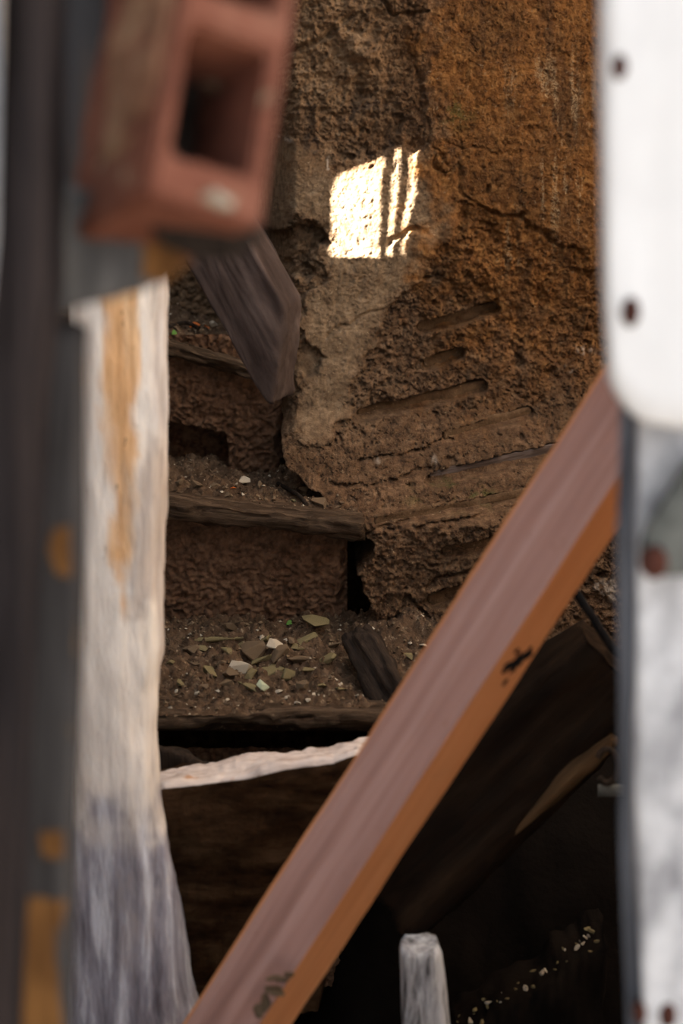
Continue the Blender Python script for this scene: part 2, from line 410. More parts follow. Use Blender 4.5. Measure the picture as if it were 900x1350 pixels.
def build_wall():
    xs = axis_spacing(-1.35, 1.35, -.30, .40, .0017, .012)
    zs = axis_spacing(-.02, 3.2, .80, 1.78, .0017, .012)
    X, Z = np.meshgrid(xs, zs); sh = X.shape; X = X.ravel(); Z = Z.ravel()
    Y = np.full(X.shape, 2.62)
    for _ in range(3):
        px, py = proj(X, Y, Z); Y = wall_base(px, py)
    px, py = proj(X, Y, Z)
    q = np.stack([X, Y * 0, Z], 1)
    nA = fbm(q * 18, 4); nB = fbm(q * 60 + 4, 4); nC = fbm(q * 150 + 9, 3, .65); nL = fbm(q * 5, 3)
    nD = ridged(q * 45, 4)
    wx = fbm(q * 35 + 31, 4) * 14; wy = fbm(q * 35 + 77, 4) * 14       # ragged edges, in px (about mm)
    # masks of the plaster coats
    A = sd_poly(px + wx, py + wy, [(300, 190), (430, 178), (446, 212), (560, 190), (612, 250), (602, 300), (560, 365), (520, 395), (500, 440), (470, 510), (440, 592), (385, 575), (392, 420), (424, 372), (422, 300), (300, 296)])
    B = sd_poly(px + wx, py + wy, [(545, -300), (1200, -300), (1200, 400), (800, 372), (750, 325), (690, 292), (640, 286), (606, 262), (590, 215), (560, 190), (548, 80)])
    pa = sstep(-1.5, 1.5, A); pb = sstep(-1.5, 1.5, B)
    coat = np.maximum(pa, pb)
    rough = 1 - .80 * np.maximum(sstep(-4, 10, A), sstep(-4, 10, B) * .75)
    up = sstep(230, 120, py) * sstep(560, 470, px)                        # lumpy broken area, upper left
    low = sstep(330, 420, py)
    d = .006 * nL + .0032 * nA * (.5 + rough * .5 + 2.6 * up) + .0036 * nB * rough ** 1.5 + .0030 * nC * (.22 + rough)
    d += .007 * coat
    d += .008 * (nD - .5) * up + .003 * (nD - .5) * low * rough
    d += (.0007 + .0016 * rough) * rng.normal(0, .6, len(X)) * (X > -.3) * (X < .4) * (Z > .8) * (Z < 1.78)
    # pits
    pit = sstep(.42, .7, fbm(q * 60 + 55, 3)); d -= .008 * pit * rough
    # recess under the plaster edge on the left
    R = sd_poly(px + wx * .8, py + wy * .8, [(300, 300), (424, 302), (418, 325), (404, 372), (300, 380)]); d -= .022 * sstep(-2, 3, R)
    R2 = sd_poly(px + wx, py + wy, [(388, 440), (412, 455), (425, 470), (405, 492), (388, 500)]); d -= .016 * sstep(-2, 4, R2)
    # laths pulled out of the wall leave slots
    for x0, y0, x1, y1, h, dep in SLOTS:
        s = sd_seg(px + wx * .12, py + wy * .14, x0, y0, x1, y1)
        m = sstep(h + 1.2, h - .6, s)
        d = d * (1 - m) + (d * .2 - dep * 1.7) * m
    # ledges and cracks
    lines = [([(470, 612), (520, 602), (590, 583), (600, 580)], .010, 3), ([(478, 705), (560, 690), (690, 668)], .012, 3), ([(440, 640), (480, 642), (570, 615)], .009, 3),
             ([(560, 770), (640, 745)], .010, 3), ([(600, 215), (612, 255), (640, 284), (690, 290)], .006, 2.5), ([(553, 0), (548, 90), (552, 190)], .005, 2),
             ([(585, 190), (630, 196), (690, 200)], .003, 1.5), ([(470, 20), (430, 50), (370, 75)], .012, 4), ([(500, 0), (520, 22), (560, 16)], .012, 3),
             ([(512, 320), (535, 308), (552, 300)], .008, 4), ([(690, 300), (720, 312), (760, 330)], .006, 3),
             ([(540, 790), (575, 830), (580, 860)], .012, 4), ([(430, 440), (500, 410), (560, 395)], .004, 2)]
    for pts, dep, wd in lines:
        s = sd_line(px + wx * .5, py + wy * .5, pts); d -= dep * sstep(wd + 1.5, wd * .3, s)
    # knobs
    for kx, ky, kr, kh in ((640, 246, 7, -.012), (462, 120, 22, -.012), (480, 70, 30, .012), (545, 190, 10, -.010), (700, 130, 40, .004), (600, 310, 26, .008), (620, 350, 40, .006), (560, 320, 20, .006)):
        s = np.hypot(px - kx + wx * .4, py - ky + wy * .4); d += kh * sstep(kr, kr * .4, s)
    # the lump of wall beside the steps ends in a broken edge
    J = sd_poly(px + wx * .9, py + wy * .6, [(-900, 540), (366, 535), (374, 560), (376, 612), (405, 640), (474, 690), (482, 738), (470, 762), (486, 800), (500, 822), (520, 1600), (-900, 1600)])
    Y2 = Y - d
    Y2 = Y2 + (.30) * sstep(-1, 2, J)
    V = np.stack([X, Y2, Z], 1).reshape(*sh, 3)
    me = grid_mesh(V)
    # flip so the front faces the camera
    attr(me, 'plaster', np.maximum.reduce([.9 * sstep(-14, 22, A), .5 * sstep(540, 420, px + wx * 2) * sstep(640, 500, py), .9 * up]))
    attr(me, 'ochre', np.clip(sstep(520, 680, px + wx * 4) * sstep(470, 300, py + wy * 4) + .8 * sstep(540, 620, px + wx * 4) * sstep(600, 420, py + wy * 5) + .25 * sstep(260, 150, py + wy * 5), 0, 1) * (1 - .0 * pa))
    attr(me, 'salt', sstep(640, 700, px) * sstep(40, 110, py) * sstep(420, 250, py) + .5 * sstep(640, 660, px) * sstep(700, 680, px) * sstep(280, 300, py) * sstep(370, 340, py))
    attr(me, 'damp', np.clip(sstep(110, 150, py + wy) * sstep(260, 190, py + wy) * sstep(350, 420, px) * sstep(580, 540, px) + .45 * sstep(80, 10, np.hypot(px - 560, py - 120)) + .6 * sstep(30, 5, np.hypot(px - 552, py - 192)), 0, 1))
    attr(me, 'moss', np.clip(sstep(70, 10, np.hypot((px - 600) * .8, (py - 655) * 2.2)) + .7 * sstep(40, 5, np.hypot(px - 600, py - 145)), 0, 1))
    lime = np.zeros_like(px)
    for lx, ly, lr in ((492, 614, 9), (572, 604, 11), (745, 490, 9), (775, 460, 12), (770, 840, 20), (765, 560, 8), (800, 780, 22), (432, 212, 4), (372, 188, 6)):
        lime = np.maximum(lime, sstep(lr, lr * .3, np.hypot(px - lx + wx * .8, py - ly + wy * .8)) * sstep(-.3, .4, nC + nB))
    attr(me, 'lime', lime * .8)
    me.materials.append(M_WALL)
    o = link('wall_back', me); o['kind'] = 'structure'
    o['label'] = 'rough brown earthen wall with worn plaster and lath slots'
    return o
wall = build_wall()
def wall_y(px, py): return float(wall_base(np.array([px], float), np.array([py], float))[0])
for i, (x0, y0, x1, y1, h, dep) in enumerate(SLOTS):
    def at_slot(t):
        x, y = x0 - 7 + (x1 - x0 + 14) * t, y0 + (y1 - y0) * t
        return P(x, y, wall_y(x, y) + dep * 1.7 + .003)
    a, b = at_slot(0), at_slot(1); ax = (b - a) / np.linalg.norm(b - a); upv = np.cross(ax, [0, 1, 0]); upv /= np.linalg.norm(upv)
    if upv[2] < 0: upv = -upv
    hh = (h + 3) * a[1] / FPX
    rings = []
    S = 40
    for s in range(S):
        t = s / (S - 1); c = at_slot(t); k = 1.0
        rings.append(resample([c + upv * hh * k + np.array([0, -.0055, 0]), c + upv * hh * k + np.array([0, .02, 0]), c - upv * hh * k + np.array([0, .02, 0]), c - upv * hh * k + np.array([0, -.0045, 0])], 28, .001))
    me = loft(rings, 2); me.transform(frame(a, ax).inverted()); roughen(me, .0025, (120, 120, 25), 4, i)
    me.materials.append(M_LATHGREY if i == 4 else M_LATH)
    o = link('lath', me, None, wall, frame(a, ax), True)
    if i == 4: o['label'] = 'silvery grey split wooden lath in a slot'

# added bank in near-black colour, standing in for shade under the steps
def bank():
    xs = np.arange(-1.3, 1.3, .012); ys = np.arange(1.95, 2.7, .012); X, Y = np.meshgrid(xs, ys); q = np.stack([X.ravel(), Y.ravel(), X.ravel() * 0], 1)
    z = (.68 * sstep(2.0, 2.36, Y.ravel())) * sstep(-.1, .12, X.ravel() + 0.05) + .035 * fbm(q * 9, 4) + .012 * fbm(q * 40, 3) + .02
    me = grid_mesh(np.stack([X.ravel(), Y.ravel(), z], 1).reshape(*X.shape, 3)); me.materials.append(M_SHADESOIL)
    tag(link('shade_bank', me), 'added near-black bank standing in for shade at the foot of the brown wall', 'soil', kind='stuff')
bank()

# floor, yard, front wall, side walls of the ruin
slab('floor', -1.35, 1.35, 1.30, 3.0, -.12, 0, M_SHADESOIL)
yard = slab('floor_yard', -2.5, 2.5, -2.5, 1.30, -.12, -.001, M_YARD)
slab('wall_stair', -.62, -.50, 2.10, 2.98, 0, 1.55, M_OUTER)
slab('wall_right', 1.35, 1.50, 1.2, 3.2, 0, 3.2, M_OUTER)
xl = P(9, 100, 1.30)[0]; xr = P(905, 600, 1.27)[0]
slab('wall_front_left', -1.35, xl, 1.27, 1.40, 0, 1.8, M_PLAST)
slab('wall_front_right', xr, 1.5, 1.27, 1.42, 0, 1.8, M_PLAST)

# left wall with a small barred opening: the sun comes through it and marks the back wall
def back_to_left(px, py, xw):
    p = P(px, py, wall_y(px, py)); t = (p[0] - xw) / SUN.x
    return p - np.array(SUN) * t
def left_wall():
    xw = -1.30
    hole_px = [(443, 343), (444, 262), (452, 236), (482, 222), (520, 207), (545, 193), (556, 200), (553, 262), (548, 300), (540, 343)]
    ring = resample([back_to_left(x, y, xw) for x, y in hole_px], 72)
    c = ring.mean(0)
    y0, y1, z0, z1 = -1.6, 3.3, 0.0, 3.3
    outer = []
    for p in ring:
        d = p - c; ts = []
        if abs(d[1]) > 1e-9: ts.append(((y1 if d[1] > 0 else y0) - c[1]) / d[1])
        if abs(d[2]) > 1e-9: ts.append(((z1 if d[2] > 0 else z0) - c[2]) / d[2])
        outer.append(c + d * min(ts))
    outer = np.array(outer)
    # true corners
    for cy in (y0, y1):
        for cz in (z0, z1):
            k = np.argmin(np.hypot(outer[:, 1] - cy, outer[:, 2] - cz)); outer[k] = (xw, cy, cz)
    back = np.array([-.10, 0, 0])
    flare = np.array(-SUN) * .10 / SUN.x                    # reveal runs with the sun so that the opening stays clear
    loops = [ring, outer, outer + back, c + (ring - c) * 1.15 + flare]
    K = len(ring); V = np.concatenate(loops); F = []
    for s in range(4):
        for k in range(K):
            F.append((s * K + k, s * K + (k + 1) % K, ((s + 1) % 4) * K + (k + 1) % K, ((s + 1) % 4) * K + k))
    me = mesh_from(V, F, False)
    bm = bmesh.new(); bm.from_mesh(me); bmesh.ops.recalc_face_normals(bm, faces=bm.faces); bm.to_mesh(me); bm.free()
    o = link('wall_left', me, M_OUTER); o['kind'] = 'structure'
    for (xa, ya, xb, yb, wpx) in ((523, 185, 513, 350, 8.5), (546, 175, 533, 350, 8)):
        quad = [back_to_left(x, y, xw - .02) for x, y in ((xa - wpx / 2, ya), (xa + wpx / 2, ya), (xb + wpx / 2, yb), (xb - wpx / 2, yb))]
        ms = prism(quad, (-.003, 0, 0), rnd=.001, K=40, layers=2, capdiv=2)
        link('window_bar', ms, M_CHAR, o)
left_wall()

# ------------------------------------------------------------------ staircase
stair = thing('staircase', 'narrow mud-rendered staircase with worn wooden nosings climbing beside the brown wall', 'stairs', (-.12, 2.2, 0))
def nosing(p0, p1, hpx, depth, seed, label):
    """p0,p1: top front edge"""
    ax = (p1 - p0) / np.linalg.norm(p1 - p0); h = hpx
    S = 190; rings = []
    for s in range(S):
        c = p0 + (p1 - p0) * s / (S - 1)
        sag = .002 * math.sin(s * .05 + seed)
        pr = [(0, 0), (depth, .004), (depth, -h), (.004, -h)]
        rings.append(resample([c + np.array([0, y, z + sag]) for y, z in pr], 44, .005))
    me = loft(rings, 3); Mf = frame(p0, ax); me.transform(Mf.inverted())
    roughen(me, .006, (60, 60, 12), 4, seed); roughen(me, .003, (220, 220, 60), 3, seed + 4)
    me.materials.append(M_NOSE)
    o = link('nosing', me, None, stair, Mf, True); o['label'] = label
    return o
def riser(px0, px1, pyt, pyb, Y, seed, hole=None, tiltY=0.0):
    a = P(px0, pyt, Y); b = P(px1, pyb, Y)
    xs = np.arange(a[0], b[0], .0019); zs = np.arange(b[2], a[2], .0019)
    X, Z = np.meshgrid(xs, zs); sh = X.shape; X, Z = X.ravel(), Z.ravel()
    q = np.stack([X, X * 0 + seed, Z], 1)
    d = .004 * fbm(q * 9, 3) + .0065 * (ridged(q * np.array([120, 1, 125]) + fbm(q * 40, 2)[:, None] * .8, 3) - .5) + .002 * fbm(q * 180, 3)
    px, py = proj(X, np.full_like(X, Y), Z)
    # crumbled edge on the right
    edge = sstep(px1 - 16, px1 - 2, px + fbm(q * 50, 3) * 8); d -= .02 * edge
    if hole:
        H = sd_poly(px + fbm(q * 60, 3) * 1.5, py + fbm(q * 60 + 8, 3) * 1.5, hole); d -= .075 * sstep(-1, 1.5, H)
    d = d + rng.normal(0, .0007, len(X))
    V = np.stack([X, Y - d, Z], 1).reshape(*sh, 3)
    me = grid_mesh(V); me.materials.append(M_RISER)
    o = link('riser', me, None, stair); return o
def tread(px0, px1, Y0, Y1, z, th=.03):
    a = P(px0, 800, Y0)[0]; b = P(px1, 800, Y0)[0]
    me = prism([np.array([a, Y0, z]), np.array([b, Y0, z]), np.array([b, Y1, z]), np.array([a, Y1, z])], (0, 0, -th), rnd=.002, K=60, layers=2, capdiv=2)
    return link('tread', me, M_EARTH, stair)
n1a, n1b = P(-80, 948, 2.20), P(505, 941, 2.20)
n2a, n2b = P(-80, 630, 2.45), P(476, 690, 2.43)
n3a, n3b = P(-80, 374, 2.70), P(372, 492, 2.68)
nosing(n1a, n1b, .019, .06, 1, 'damp dark brown nosing board of the lowest step')
nosing(n2a, n2b, .021, .06, 2, 'cracked dark nosing board of the middle step')
nosing(n3a, n3b, .019, .06, 3, 'mossy worn nosing board of the top step')
riser(-80, 458, 672, 900, 2.478, 3.0)
riser(-80, 378, 440, 690, 2.715, 8.0, hole=[(100, 545), (225, 558), (255, 563), (298, 574), (299, 612), (290, 640), (100, 640)])
riser(-80, 500, 985, 1300, 2.262, 5.0)
Z1, Z2, Z3 = n1b[2] - .004, n2b[2] - .01, n3b[2] - .01
tread(-80, 600, 2.272, 2.50, Z1 - .012)
tread(-80, 455, 2.488, 2.74, Z2 - .012)
tread(-80, 376, 2.726, 3.02, Z3 - .012)

# loose earth on the treads
HEAPS = {}
def heap(key, xa, xb, Y0, Y1, zfun, seed, amp, label):
    xs = np.arange(xa, xb, .0022); ys = np.arange(Y0, Y1, .0022)
    X, Y = np.meshgrid(xs, ys); sh = X.shape
    q = np.stack([X.ravel(), Y.ravel(), X.ravel() * 0 + seed], 1)
    z = zfun(X.ravel(), Y.ravel())
    tt = sstep(Y0, Y0 + .05, Y.ravel())
    lump = np.maximum(fbm(q * 30, 4), -.3) * amp * 1.3 * (.35 + tt) + .004 * sstep(.1, .5, fbm(q * 75 + 3, 3)) * tt + .0035 * fbm(q * 120, 3) + .0022 * fbm(q * 330, 2) + rng.normal(0, .0008, len(z))
    fr = sstep(Y0, Y0 + .022, Y.ravel()); lump = lump * (.15 + .85 * fr) - .006 * (1 - fr)
    V = np.stack([X.ravel(), Y.ravel(), z + lump], 1).reshape(*sh, 3)
    me = grid_mesh(V); me.materials.append(M_EARTH)
    o = link('loose_earth', me); tag(o, label, 'rubble', kind='stuff')
    HEAPS[key] = (xs, ys, V[..., 2])
    return o
def heap_z(key, x, y):
    xs, ys, Zg = HEAPS[key]
    return float(Zg[min(len(ys) - 1, max(0, int((y - ys[0]) / .0022))), min(len(xs) - 1, max(0, int((x - xs[0]) / .0022)))])
slope1 = lambda X, Y: Z1 + .006 + .15 * np.clip(Y - 2.235, 0, .3) * (.55 + .45 * np.clip((Y - 2.25) / .15, 0, 1)) + .02 * sstep(.0, .08, X) * sstep(2.3, 2.44, Y)
heap('low', P(-80, 900, 2.2)[0], P(640, 900, 2.3)[0], 2.206, 2.50, slope1, 2.0, .010, 'brown earth and plaster rubble heaped on the lowest step')
def slope2(X, Y):
    zl = np.interp(X, [n2a[0], n2b[0]], [n2a[2], n2b[2]]) + .003
    return zl + .00 * np.clip(Y - 2.46, 0, .3) - .008 * sstep(2.5, 2.62, Y) * sstep(-.02, -.12, X)
heap('mid', P(-80, 640, 2.45)[0], P(474, 640, 2.47)[0], 2.455, 2.74, slope2, 4.0, .007, 'crumbly brown rubble strewn over the middle step')
def slope3(X, Y):
    zl = np.interp(X, [n3a[0], n3b[0]], [n3a[2], n3b[2]]) + .001
    return zl + .03 * np.clip(Y - 2.7, 0, .3)
heap('top', P(-80, 440, 2.7)[0], P(372, 440, 2.7)[0], 2.712, 3.0, slope3, 6.0, .006, 'thin layer of dark debris on the top step')

# stones
def chunk(seed, fx=1, fy=1, fz=1, n=11):
    r = random.Random(seed); bm = bmesh.new()
    for _ in range(n):
        v = Vector((r.gauss(0, 1), r.gauss(0, 1), r.gauss(0, 1))).normalized() * r.uniform(.8, 1.0)
        bm.verts.new((v.x * fx, v.y * fy, v.z * fz))
    res = bmesh.ops.convex_hull(bm, input=bm.verts[:])
    bmesh.ops.delete(bm, geom=[v for v in bm.verts if not v.link_faces], context='VERTS')
    bmesh.ops.bevel(bm, geom=bm.edges[:], offset=.025, segments=1, affect='EDGES')
    bmesh.ops.recalc_face_normals(bm, faces=bm.faces)
    me = bpy.data.meshes.new('chip'); bm.to_mesh(me); bm.free(); return me
CH = {}
def chip_mesh(m, kind, k):
    key = (m.name, kind, k)
    if key not in CH:
        f = {'lump': (1, .85, .7), 'flake': (1, .75, .27), 'slat': (1, .13, .09)}[kind]
        me = chunk(k * 31 + len(kind) * 7, *f, n=40 if kind == 'slat' else 11); me.materials.append(m); CH[key] = me
    return CH[key]
def stone(name, key, px, py, Y, size, m, kind, k, label, cat, group=None, rot=None, lift=.3):
    me = chip_mesh(m, kind, k)
    p = P(px, py, Y)
    if key:   # march along the line of sight until it meets the heap
        xs, ys, Zg = HEAPS[key]
        for yy in np.arange(ys[0], ys[-1], .002):
            p = P(px, py, yy)
            if p[2] <= heap_z(key, p[0], yy): break
        p[2] = heap_z(key, p[0], p[1]) + size * lift * (.3 if kind != 'lump' else .6)
    o = bpy.data.objects.new(name, me); col.objects.link(o)
    o.location = p; o.scale = (size * 1.25,) * 3
    o.rotation_euler = rot if rot else (random.uniform(-.35, .35), random.uniform(-.35, .35), random.uniform(0, 6.28))
    return tag(o, label, cat, group)
S_ = lambda px: px * 2.35 / FPX / 2
stone('plaster_flake', 'low', 283, 846, 0, S_(76), M_OLIVE, 'slat', 1, 'long thin olive slat lying along the foot of the riser on the lowest step', 'slat', rot=(0, -.02, .02))
stone('plaster_flake', 'low', 298, 861, 0, S_(30), M_OLIVE, 'flake', 2, 'yellow-green triangular plaster flake in the rubble of the lowest step', 'flake', rot=(.7, .1, .5))
stone('plaster_flake', 'low', 364, 852, 0, S_(28), M_PALE, 'flake', 3, 'pale buff flat flake propped on the rubble heap of the lowest step', 'flake', rot=(.5, .15, .2))
stone('stone', 'low', 382, 893, 0, S_(27), M_OLIVE, 'lump', 4, 'round olive stone at the middle of the lowest step', 'stone')
stone('plaster_flake', 'low', 346, 911, 0, S_(20), M_MINT, 'flake', 5, 'pale mint shard standing near the front of the lowest step', 'flake', rot=(1.2, .6, .4), lift=1.4)
stone('stone', 'low', 366, 913, 0, S_(18), M_PALE, 'flake', 6, 'whitish chip right beside the mint shard', 'stone')
stone('stone', 'low', 318, 880, 0, S_(34), M_PALE, 'lump', 7, 'largest grey-white mortar lump in the rubble of the lowest step', 'stone', lift=.1)
stone('stone', 'low', 223, 880, 0, S_(18), M_OLIVE, 'flake', 2, 'greenish flat stone beside the bleached log on the lowest step', 'stone')
stone('stone', 'low', 303, 833, 0, S_(24), M_CRUMB, 'lump', 3, 'smooth grey-brown pebble against the foot of the wide riser', 'stone')
stone('plaster_flake', 'low', 415, 826, 0, S_(42), M_OLIVE, 'flake', 4, 'flat pale slab fragment at the back right of the lowest step', 'flake', rot=(.25, .1, .1))
stone('plaster_flake', 'low', 405, 846, 0, S_(36), M_OLIVE, 'flake', 6, 'tilted flat olive fragment below the pale slab fragment', 'flake', rot=(.4, -.3, .4))
stone('stone', 'low', 560, 852, 0, S_(15), M_PALE, 'flake', 3, 'small pale chip beside the rust-brown beam on the lowest step', 'stone')
spots1 = [(330, 862, 30), (345, 872, 26), (372, 866, 34), (355, 884, 30), (395, 872, 26), (330, 893, 20), (305, 893, 18), (410, 888, 20), (300, 905, 22), (280, 888, 20), (260, 876, 16), (268, 856, 18), (250, 862, 18), (320, 852, 20), (345, 858, 18),
          (430, 870, 18), (440, 852, 16), (425, 905, 14), (460, 870, 12), (393, 855, 18), (290, 876, 14), (240, 905, 12), (270, 912, 10), (330, 908, 24), (398, 906, 14), (450, 912, 12), (380, 845, 20), (350, 842, 14), (470, 842, 12), (540, 866, 12)]
for i, (x, y, s) in enumerate(spots1):
    stone('mortar_lump', 'low', x, y, 0, S_(s * 1.45), (M_CRUMB, M_OLIVE, M_CRUMB, M_OLIVE)[i % 4], ('lump', 'flake', 'flake')[i % 3], i % 6,
          'broken olive-brown mortar fragment in the rubble of the lowest step', 'fragment', 'mortar fragments on the lowest step')
for i, (x, y, s) in enumerate([(405, 925, 9), (393, 928, 11), (378, 921, 9), (414, 921, 7), (260, 918, 8), (388, 935, 7), (300, 925, 7), (232, 912, 7)]):
    stone('pebble', 'low', x, y, 0, S_(s), M_PALE, 'lump', i % 6, 'tiny white pebble near the front edge of the lowest step', 'pebble', 'white pebbles on the lowest step')
stone('plaster_flake', 'mid', 319, 634, 0, S_(26), M_PALE, 'flake', 1, 'pale yellowish flake at the back of the middle step', 'flake', rot=(.3, 0, .1))
stone('plaster_flake', 'mid', 386, 662, 0, S_(14), M_OLIVE, 'flake', 2, 'small yellow flake at the right of the middle step', 'flake', rot=(.6, 0, .4))
stone('plaster_flake', 'mid', 308, 646, 0, S_(11), M_LEAF, 'flake', 3, 'small orange tile crumb on the middle step', 'flake')
for i, (x, y, s) in enumerate([(420, 666, 26), (445, 670, 16), (260, 642, 18), (285, 640, 22), (342, 642, 16), (360, 650, 14), (400, 650, 18), (240, 650, 16), (300, 655, 12), (425, 656, 12), (350, 660, 12), (450, 664, 14), (236, 638, 14)]):
    stone('earth_clod', 'mid', x, y, 0, S_(s), M_CRUMB, ('lump', 'flake')[i % 2], i % 6, 'brown earth clod lying on the middle step', 'clod', 'earth clods on the middle step')
stone('stone', 'top', 281, 433, 0, S_(16), M_PALE, 'lump', 2, 'pale grey stone on the top step beside orange leaves', 'stone', lift=.7)
for i, (x, y, s) in enumerate([(300, 446, 14), (250, 446, 14), (265, 440, 10), (235, 435, 16), (310, 455, 10)]):
    stone('earth_clod', 'top', x, y, 0, S_(s), M_CRUMB, 'lump', i % 6, 'dark earth clod lying on the top step', 'clod', 'earth clods on the top step')
# fine grit
def grit(key, n, seed, label):
    r = random.Random(seed); xs, ys, Zg = HEAPS[key]; V = []; F = []
    for _ in range(n):
        j = r.randrange(len(xs)); i = r.randrange(len(ys)); c = np.array([xs[j], ys[i], Zg[i, j]]); s = r.uniform(.0008, .0032) * (1.5 if r.random() < .08 else 1)
        b = len(V)
        for d in ((1, 0, 0), (-1, .2, 0), (0, 1, 0), (0, -1, .1), (0, 0, .8), (0, 0, -.6)):
            V.append(c + s * (np.array(d) + np.array([r.uniform(-.4, .4) for _ in range(3)])))
        for f in ((0, 2, 4), (2, 1, 4), (1, 3, 4), (3, 0, 4), (2, 0, 5), (1, 2, 5), (3, 1, 5), (0, 3, 5)): F.append(tuple(b + k for k in f))
    me = mesh_from(V, F, False); me.materials.append(M_CRUMB); me.materials.append(M_PALE); me.materials.append(M_EARTH)
    mi = []
    for _ in range(n):
        k = r.random(); mi += [1 if k < .07 else (0 if k < .5 else 2)] * 8
    me.polygons.foreach_set('material_index', mi)
    tag(link('grit', me), label, 'grit', kind='stuff')
grit('low', 3200, 1, 'fine brown grit scattered over the lowest step')
grit('mid', 2600, 2, 'fine brown grit scattered over the middle step')
grit('top', 1300, 3, 'fine dark grit scattered over the top step')
# leaves and sprigs
def leaf(name, key, px, py, L, m, label, cat, rz, tilt=.3, group=None):
    xs, ys, Zg = HEAPS[key]
    for yy in np.arange(ys[0], ys[-1], .002):
        p = P(px, py, yy)
        if p[2] <= heap_z(key, p[0], yy): break
    n = 9; V = []; F = []
    for i in range(n):
        t = i / (n - 1); wd = math.sin(math.pi * min(1, t * .92 + .06)) * .32
        for s in (-1, 0, 1): V.append((t - .5, s * wd, abs(s) * .12 * wd * 3 + .12 * math.sin(t * 3)))
    for i in range(n - 1):
        for s in (0, 1): a = i * 3 + s; F.append((a, a + 1, a + 4, a + 3))
    me = mesh_from(V, F); o = link(name, me, m)
    sol = o.modifiers.new('thickness', 'SOLIDIFY'); sol.thickness = .04
    o.location = (p[0], p[1], p[2] + .004); o.scale = (L,) * 3; o.rotation_euler = (tilt, -.2, rz); return tag(o, label, cat, group)
leaf('fallen_leaf', 'top', 257, 434, .016, M_LEAF, 'larger orange dry leaf on the top step', 'leaf', .3, .6)
leaf('fallen_leaf', 'top', 272, 436, .012, M_LEAF, 'smaller orange dry leaf next to the pale stone on the top step', 'leaf', 2.2, .5)
leaf('green_sprig', 'top', 229, 443, .012, M_GREEN, 'green leaf on the top step beside the bleached log', 'leaf', 1.2, .9)
leaf('green_sprig', 'low', 382, 826, .011, M_GREEN, 'tiny green leaf at the foot of the wide riser', 'leaf', .6, .6)
# dead twigs
def tube(pts, r, K=10, S=40):
    pts = np.array(pts, float); n = len(pts); t = np.linspace(0, n - 1, S); out = []
    for x in t:
        i = min(int(x), n - 2); f = x - i
        p0, p1, p2, p3 = pts[max(i - 1, 0)], pts[i], pts[i + 1], pts[min(i + 2, n - 1)]
        out.append(.5 * ((2 * p1) + (-p0 + p2) * f + (2 * p0 - 5 * p1 + 4 * p2 - p3) * f ** 2 + (-p0 + 3 * p1 - 3 * p2 + p3) * f ** 3))
    out = np.array(out); rings = []
    for i in range(S):
        d = out[min(i + 1, S - 1)] - out[max(i - 1, 0)]; d /= np.linalg.norm(d)
        a = np.cross(d, [0.3, .2, 1]); a /= np.linalg.norm(a); b = np.cross(d, a)
        rings.append(np.array([out[i] + r * (math.cos(k / K * 6.283) * a + math.sin(k / K * 6.283) * b) for k in range(K)]))
    return loft(rings, 1)
def on(key, px, py, up=.003):
    xs, ys, Zg = HEAPS[key]
    for yy in np.arange(ys[0], ys[-1], .002):
        p = P(px, py, yy)
        if p[2] <= heap_z(key, p[0], yy): break
    p[2] += up; return p
tag(link('twig', tube([on('mid', 366, 640), on('mid', 380, 648), on('mid', 393, 656), on('mid', 404, 668)], .0028), M_CHAR), 'short dark twig lying across the middle step', 'twig')
tag(link('twig', tube([on('top', 224, 436, .006), on('top', 245, 433, .008), on('top', 262, 438, .006)], .003), M_CHAR), 'dark twig lying on the top step by the orange leaves', 'twig')

# charred plank stub leaning on the lowest step
a, b = P(470, 838, 2.36), P(560, 985, 2.16)
ax = (b - a) / np.linalg.norm(b - a); sx = np.array([.80, .2, .55]); sx -= ax * sx.dot(ax); sx /= np.linalg.norm(sx); sn = np.cross(ax, sx)
rings = []
for s in range(60):
    t = s / 59; c = a + (b - a) * t; hw = .019 * (0.75 + .35 * min(1, t * 4)); th = .010
    rings.append(resample([c + sx * hw + sn * th, c - sx * hw + sn * th, c - sx * hw - sn * th, c + sx * hw - sn * th], 40, .003))
me = loft(rings, 3); Mf = frame(a, ax); me.transform(Mf.inverted()); roughen(me, .012, (80, 80, 12), 4, 3); me.materials.append(M_CHAR)
tag(link('charred_plank', me, None, None, Mf, True), 'short charred plank end leaning on the lowest step beside the rust-brown beam', 'plank')

# ------------------------------------------------------------------ hanging grey beam
def hanging_beam():
    Yb = 2.33
    fr = [P(120, 60, Yb), P(200, 40, Yb), P(262, 210, Yb), P(312, 290, Yb), P(374, 404, Yb), P(361, 536, Yb), P(352, 532, Yb), P(342, 520, Yb), P(300, 442, Yb), P(243, 345, Yb)]
    me = prism(fr, (.022, .075, .003), rnd=.006, K=200, layers=18, capdiv=16)
    Mf = frame(P(243, 345, Yb), P(352, 540, Yb) - P(243, 345, Yb)); me.transform(Mf.inverted())
    roughen(me, .0035, (60, 60, 8), 4, 5); roughen(me, .001, (240, 240, 40), 3, 2)
    me.materials.append(M_GREYWOOD)
    root = thing('hanging_beam', 'weathered grey beam end hanging down in front of the top step', 'beam', P(352, 540, Yb))
    link('beam_body', me, None, root, Mf, True)
    p0 = P(278, 318, Yb + .06); p1 = p0 + np.array([0, .66, 0])          # peg that ties it to the wall behind
    rings = [np.array([p0 + (p1 - p0) * t + .018 * np.array([math.cos(k / 16 * 6.2832), 0, math.sin(k / 16 * 6.2832)]) for k in range(16)]) for t in np.linspace(0, 1, 12)]
    link('peg', loft(rings, 1), M_GREYWOOD, root)
hanging_beam()

